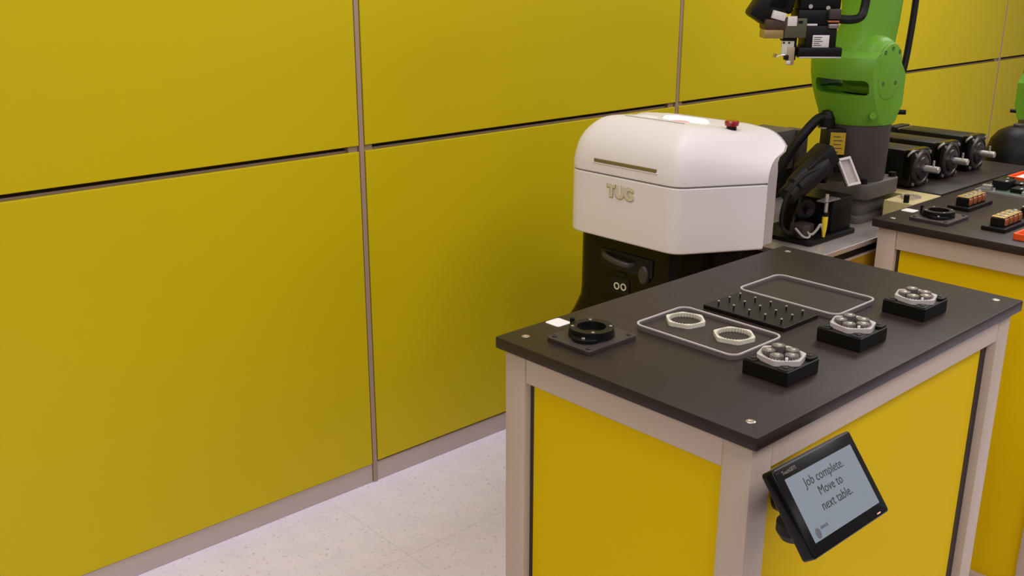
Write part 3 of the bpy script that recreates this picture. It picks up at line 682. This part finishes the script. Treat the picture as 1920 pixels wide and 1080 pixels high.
# copper blocks, circuit board, orange trays on the second table
def copperblock(label):
    t = thing('copper_block', label, 'terminal block', (0,0,0), group='copper coil blocks on black bases')
    bm = B(); box(bm, -.085,.085,-.034,.034,0,.011,.0012,1); obj('base', bm, M['black'], t)
    bm = B(); box(bm, -.060,.062,-.020,.020,.011,.034,.0015,1); obj('core', bm, M['black'], t)
    for k in range(4):
        x = -.046+.031*k
        bm = B(); box(bm, x-.0125,x+.0125,-.0225,.0225,.013,.034,.003,2); obj('winding', bm, M['copper'], t)
        bm = B(); box(bm, x-.013,x+.012,-.019,.019,.034,.039,.0015,1); cp = obj('cap', bm, M['gold'], t)
        bm = B(); lathe(bm, [(.006,.039),(.006,.042),(.003,.0445),(0,.0445)], 12, Matrix.Translation((x,-.004,0))); obj('contact', bm, M['steel'], cp)
    return t
cbk = copperblock('copper coil block on black base, behind the ring fixture on the second table')
c2 = copy_tree(cbk); c3 = copy_tree(cbk)
place(cbk, (3.165,-1.137,ZT), 0)
place(c2, (2.985,-1.320,ZT), 0, 'copper coil block on black base nearest the front edge of the second table')
place(c3, (3.170,-1.330,ZT), 0, 'copper coil block cut off by the right picture edge on the second table')
cbd = thing('circuit_board', 'grey-green circuit board crowded with chips on the second table', 'circuit board', (3.50,-1.18,ZT))
bm = B(); box(bm, 3.400,3.600,-1.345,-1.050, ZT, ZT+.005,.0005,1); obj('board', bm, M['pcb'], cbd)
bm = B(); ringprism(bm, rrect(3.397,3.603,-1.348,-1.047,.003,2), rrect(3.401,3.599,-1.344,-1.051,.002,2), ZT, ZT+.007); obj('board_edge', bm, M['steel'], cbd)
rr = random.Random(3)
for (x0,x1,y0,y1,h,mn) in ((3.45,3.52,-1.13,-1.08,.030,'black'),(3.50,3.56,-1.16,-1.115,.020,'black'),(3.44,3.50,-1.185,-1.145,.014,'black'),(3.53,3.585,-1.10,-1.065,.024,'blackg'),(3.42,3.44,-1.09,-1.06,.016,'steel'),(3.42,3.45,-1.22,-1.19,.012,'steel'),(3.46,3.50,-1.235,-1.20,.016,'gold'),(3.51,3.57,-1.23,-1.185,.012,'steeld'),(3.43,3.47,-1.27,-1.235,.014,'steel'),(3.49,3.53,-1.28,-1.245,.020,'black'),(3.54,3.585,-1.29,-1.245,.012,'label'),(3.42,3.48,-1.325,-1.285,.010,'steeld'),(3.50,3.58,-1.33,-1.30,.016,'black')):
    bm = B(); box(bm, x0,x1,y0,y1,ZT+.005,ZT+.005+h,.0015,1); o = obj('component', bm, M[mn], cbd)
    if mn in ('black','blackg'):
        bm = B(); box(bm, x0+.008,x0+.022,y0+.006,y0+.012,ZT+.005+h,ZT+.0062+h); obj('chip_mark', bm, M['label'], o)
for k in range(14):
    x, y = rr.uniform(3.41,3.59), rr.uniform(-1.335,-1.06); bm = B(); lathe(bm, [(.004,0),(.004,.012),(0,.0125)], 10, Matrix.Translation((x,y,ZT+.005))); obj('capacitor', bm, M['steel' if k%2 else 'gold'], cbd)
def otray(x0,x1,y0,y1,label,white=False):
    t = thing('orange_tray', label, 'tray', ((x0+x1)/2,(y0+y1)/2,ZT), group='orange plastic trays')
    bm = B(); prism(bm, rrect(x0,x1,y0,y1,.008,3), ZT, ZT+.005); obj('tray_floor', bm, M['orange'], t)
    bm = B(); ringprism(bm, rrect(x0,x1,y0,y1,.008,3), rrect(x0+.008,x1-.008,y0+.008,y1-.008,.005,3), ZT+.005, ZT+.016); obj('tray_rim', bm, M['orange'], t)
    if white:
        bm = B(); box(bm, x0+.02,x1-.02,y0+.02,y1-.02,ZT+.005,ZT+.012); obj('insert', bm, M['card'], t)
otray(2.855,3.02,-1.56,-1.392,'orange plastic tray at the front edge of the second table')
otray(3.655,3.79,-1.30,-1.045,'orange tray with white insert at the far end of the second table',True)

# ------------------------------------------------------------------ motors
def motor(x, label):
    yf, za = -.893, .940
    t = thing('servo_motor', label, 'motor', (x,yf+.1,ZT), group='black servo motors with steel shafts')
    bm = B(); box(bm, x-.060,x+.060, yf+.035,yf+.30, ZT+.002,za+.062, .006,2); obj('body', bm, M['black'], t)
    bm = B(); box(bm, x-.064,x+.064, yf+.006,yf+.045, ZT,za+.064, .010,3); obj('front_bracket', bm, M['blackg'], t)
    bm = B(); box(bm, x-.058,x+.058, yf+.30,yf+.34, ZT+.004,za+.066, .006,2); obj('rear_cover', bm, M['black'], t)
    bm = B(); box(bm, x-.060,x+.060, yf+.285,yf+.290, ZT+.002,za+.0626, .001,1); obj('seam_band', bm, M['steeld'], t)
    A = zto((x,yf+.012,za),(x,yf-1,za))
    bm = B(); lathe(bm, [(.062,0),(.062,.008),(.056,.013),(.050,.013),(.047,.010),(.040,.010),(.037,.017),(.030,.020),(.016,.020),(.014,.012),(0,.012)], 36, A); obj('flange', bm, mat('dark_cast_flange',(58,52,50),.32,.5,.1,30) if 'dark_cast_flange' not in bpy.data.materials else bpy.data.materials['dark_cast_flange'], t)
    bm = B(); lathe(bm, [(.0115,0),(.0115,.058),(.010,.060),(0,.060)], 20, zto((x,yf+.002,za),(x,yf-1,za))); sh = obj('shaft', bm, M['steel'], t)
    bm = B(); box(bm, x-.003,x+.003, yf-.040,yf-.034, za+.010,za+.030,.0008,1); obj('key_pin', bm, M['steel'], sh)
    bm = B(); tube(bm, [(x-.058,yf+.028,za+.040),(x-.066,yf+.020,za+.052),(x-.054,yf+.010,za+.066)], .004, 8); obj('cable_clip', bm, M['steel'], t)
    for sx in (-1,1):
        for sz in (-1,1):
            bm = B(); cyl(bm, (x+sx*.050,yf+.006,za+sz*.050),(x+sx*.050,yf+.001,za+sz*.050),.006,10); obj('bolt', bm, M['steeld'], t)
motor(3.328,'black servo motor with steel shaft, nearest of three beside the robot column')
motor(3.545,'black servo motor with steel shaft, middle of three in the row')
motor(3.762,'black servo motor with steel shaft, farthest of three, by the dark dome')
# dark dome next to the far robot
HX, HY, HZ = 4.165, -.865, .655
dm = thing('equipment_hood', 'large dark rounded hood in front of the far green robot', 'hood', (HX,HY,HZ))
bm = B(); lathe(bm, [(.10,0),(.112,.05),(.114,.17),(.108,.235),(.094,.285),(.070,.318),(.035,.336),(0,.340)], 40, Matrix.Translation((HX,HY,HZ))); obj('hood', bm, M['black'], dm)
bm = B(); lathe(bm, [(.02,.336),(.02,.345),(.014,.348),(0,.348)], 20, Matrix.Translation((HX,HY,HZ))); obj('cap', bm, M['plate'], dm)

# ------------------------------------------------------------------ tilted display on the side of the nearest table
def tbasis(yw,a,ro):
    ux = Vector((math.cos(yw),math.sin(yw),0)); n = Vector((math.sin(yw),-math.cos(yw),0))
    dn = Vector((0,0,-1))*math.cos(a)+n*math.sin(a)
    return math.cos(ro)*ux+math.sin(ro)*dn, -math.sin(ro)*ux+math.cos(ro)*dn
du, dd = tbasis(.054,.664,.055); do = Vector((1.264,-1.68,.844)); dnrm = -du.cross(dd)
DM = frame(do, du, -dd, dnrm)      # x right, y up (0 at top edge, negative down), z out of the glass
W_, H_ = .243, .148
dp = thing('display', 'tilted black display reading Job complete on the side of the nearest table', 'display', tuple(DM@Vector((W_/2,-H_,-.02))))
bm = B(); prism(bm, rrect(0,W_,-H_,0,.006,4), -.024, 0, DM, bev=.003, seg=3); obj('bezel', bm, M['blackg'], dp)
bm = B(); prism(bm, rrect(.03,W_-.03,-H_+.02,-.015,.01,4), -.040, -.022, DM, bev=.003); obj('rear_housing', bm, M['black'], dp)
SXa,SXb,SYa,SYb = .0195,.2255,-.1275,-.0215
bm = B(); box(bm, SXa,SXb,SYa,SYb,-.001,.0006, m=DM); scn = obj('screen', bm, M['screen'], dp, smooth=False)
sw, shh = SXb-SXa, SYb-SYa
for s,b,wd in (('Job complete.',.245,.122),('Move to',.452,.0715),('next table.',.668,.092)):
    bm = B(); text(bm, s, .0185, DM @ Matrix.Translation((SXa+.497*sw-wd/2, SYb-b*shh, .0007)), .0002, width=wd); obj('lettering', bm, M['ink'], scn, smooth=False)
bm = B(); lathe(bm, [(.0085,0),(.0085,.0002)], 20, DM @ Matrix.Translation((SXa+.085*sw,SYb-.90*shh,.0007)), .85, 1); obj('emblem', bm, M['logo'], scn, smooth=False)
bm = B(); text(bm, 'FANUC', .006, DM @ Matrix.Translation((SXa+.135*sw,SYb-.875*shh,.0007)), .0002, width=.023); obj('lettering', bm, M['ink'], scn, smooth=False)
bm = B(); text(bm, 'TouchGETS', .006, DM @ Matrix.Translation((.020,-.0145,.0002)), .0002, width=.040); obj('brand_lettering', bm, M['silver'], dp, smooth=False)
bm = B(); text(bm, '- - -', .006, DM @ Matrix.Translation((.006,-.009,.0002)), .0002, width=.006); obj('corner_mark', bm, M['silver'], dp, smooth=False)
bm = B(); box(bm, .205,.216,-.1425,-.1405,-.0002,.0005, m=DM); obj('status_led', bm, mat('red_led',(230,150,130),.4,0,.05,20,emit=.6), dp)
ctr = DM@Vector((.06,-.10,-.03))
wallp = Vector((1.43,Y0+.018,.72))
bm = B(); tube(bm, [ctr, (ctr+wallp)/2+Vector((-.01,0,-.03)), wallp], .018, 14); ma = obj('mount_arm', bm, M['black'], dp)
bm = B(); lathe(bm, [(0,-.028),(.018,-.022),(.027,-.008),(.027,.008),(.018,.022),(0,.028)], 20, Matrix.Translation(ctr+Vector((-.005,.02,-.012)))); obj('ball_joint', bm, M['black'], ma)
bm = B(); lathe(bm, [(.04,0),(.04,.008),(.03,.012),(0,.012)], 24, zto((1.43,Y0+.030,.72),(1.43,Y0-1,.72))); obj('mount_plate', bm, M['black'], ma)
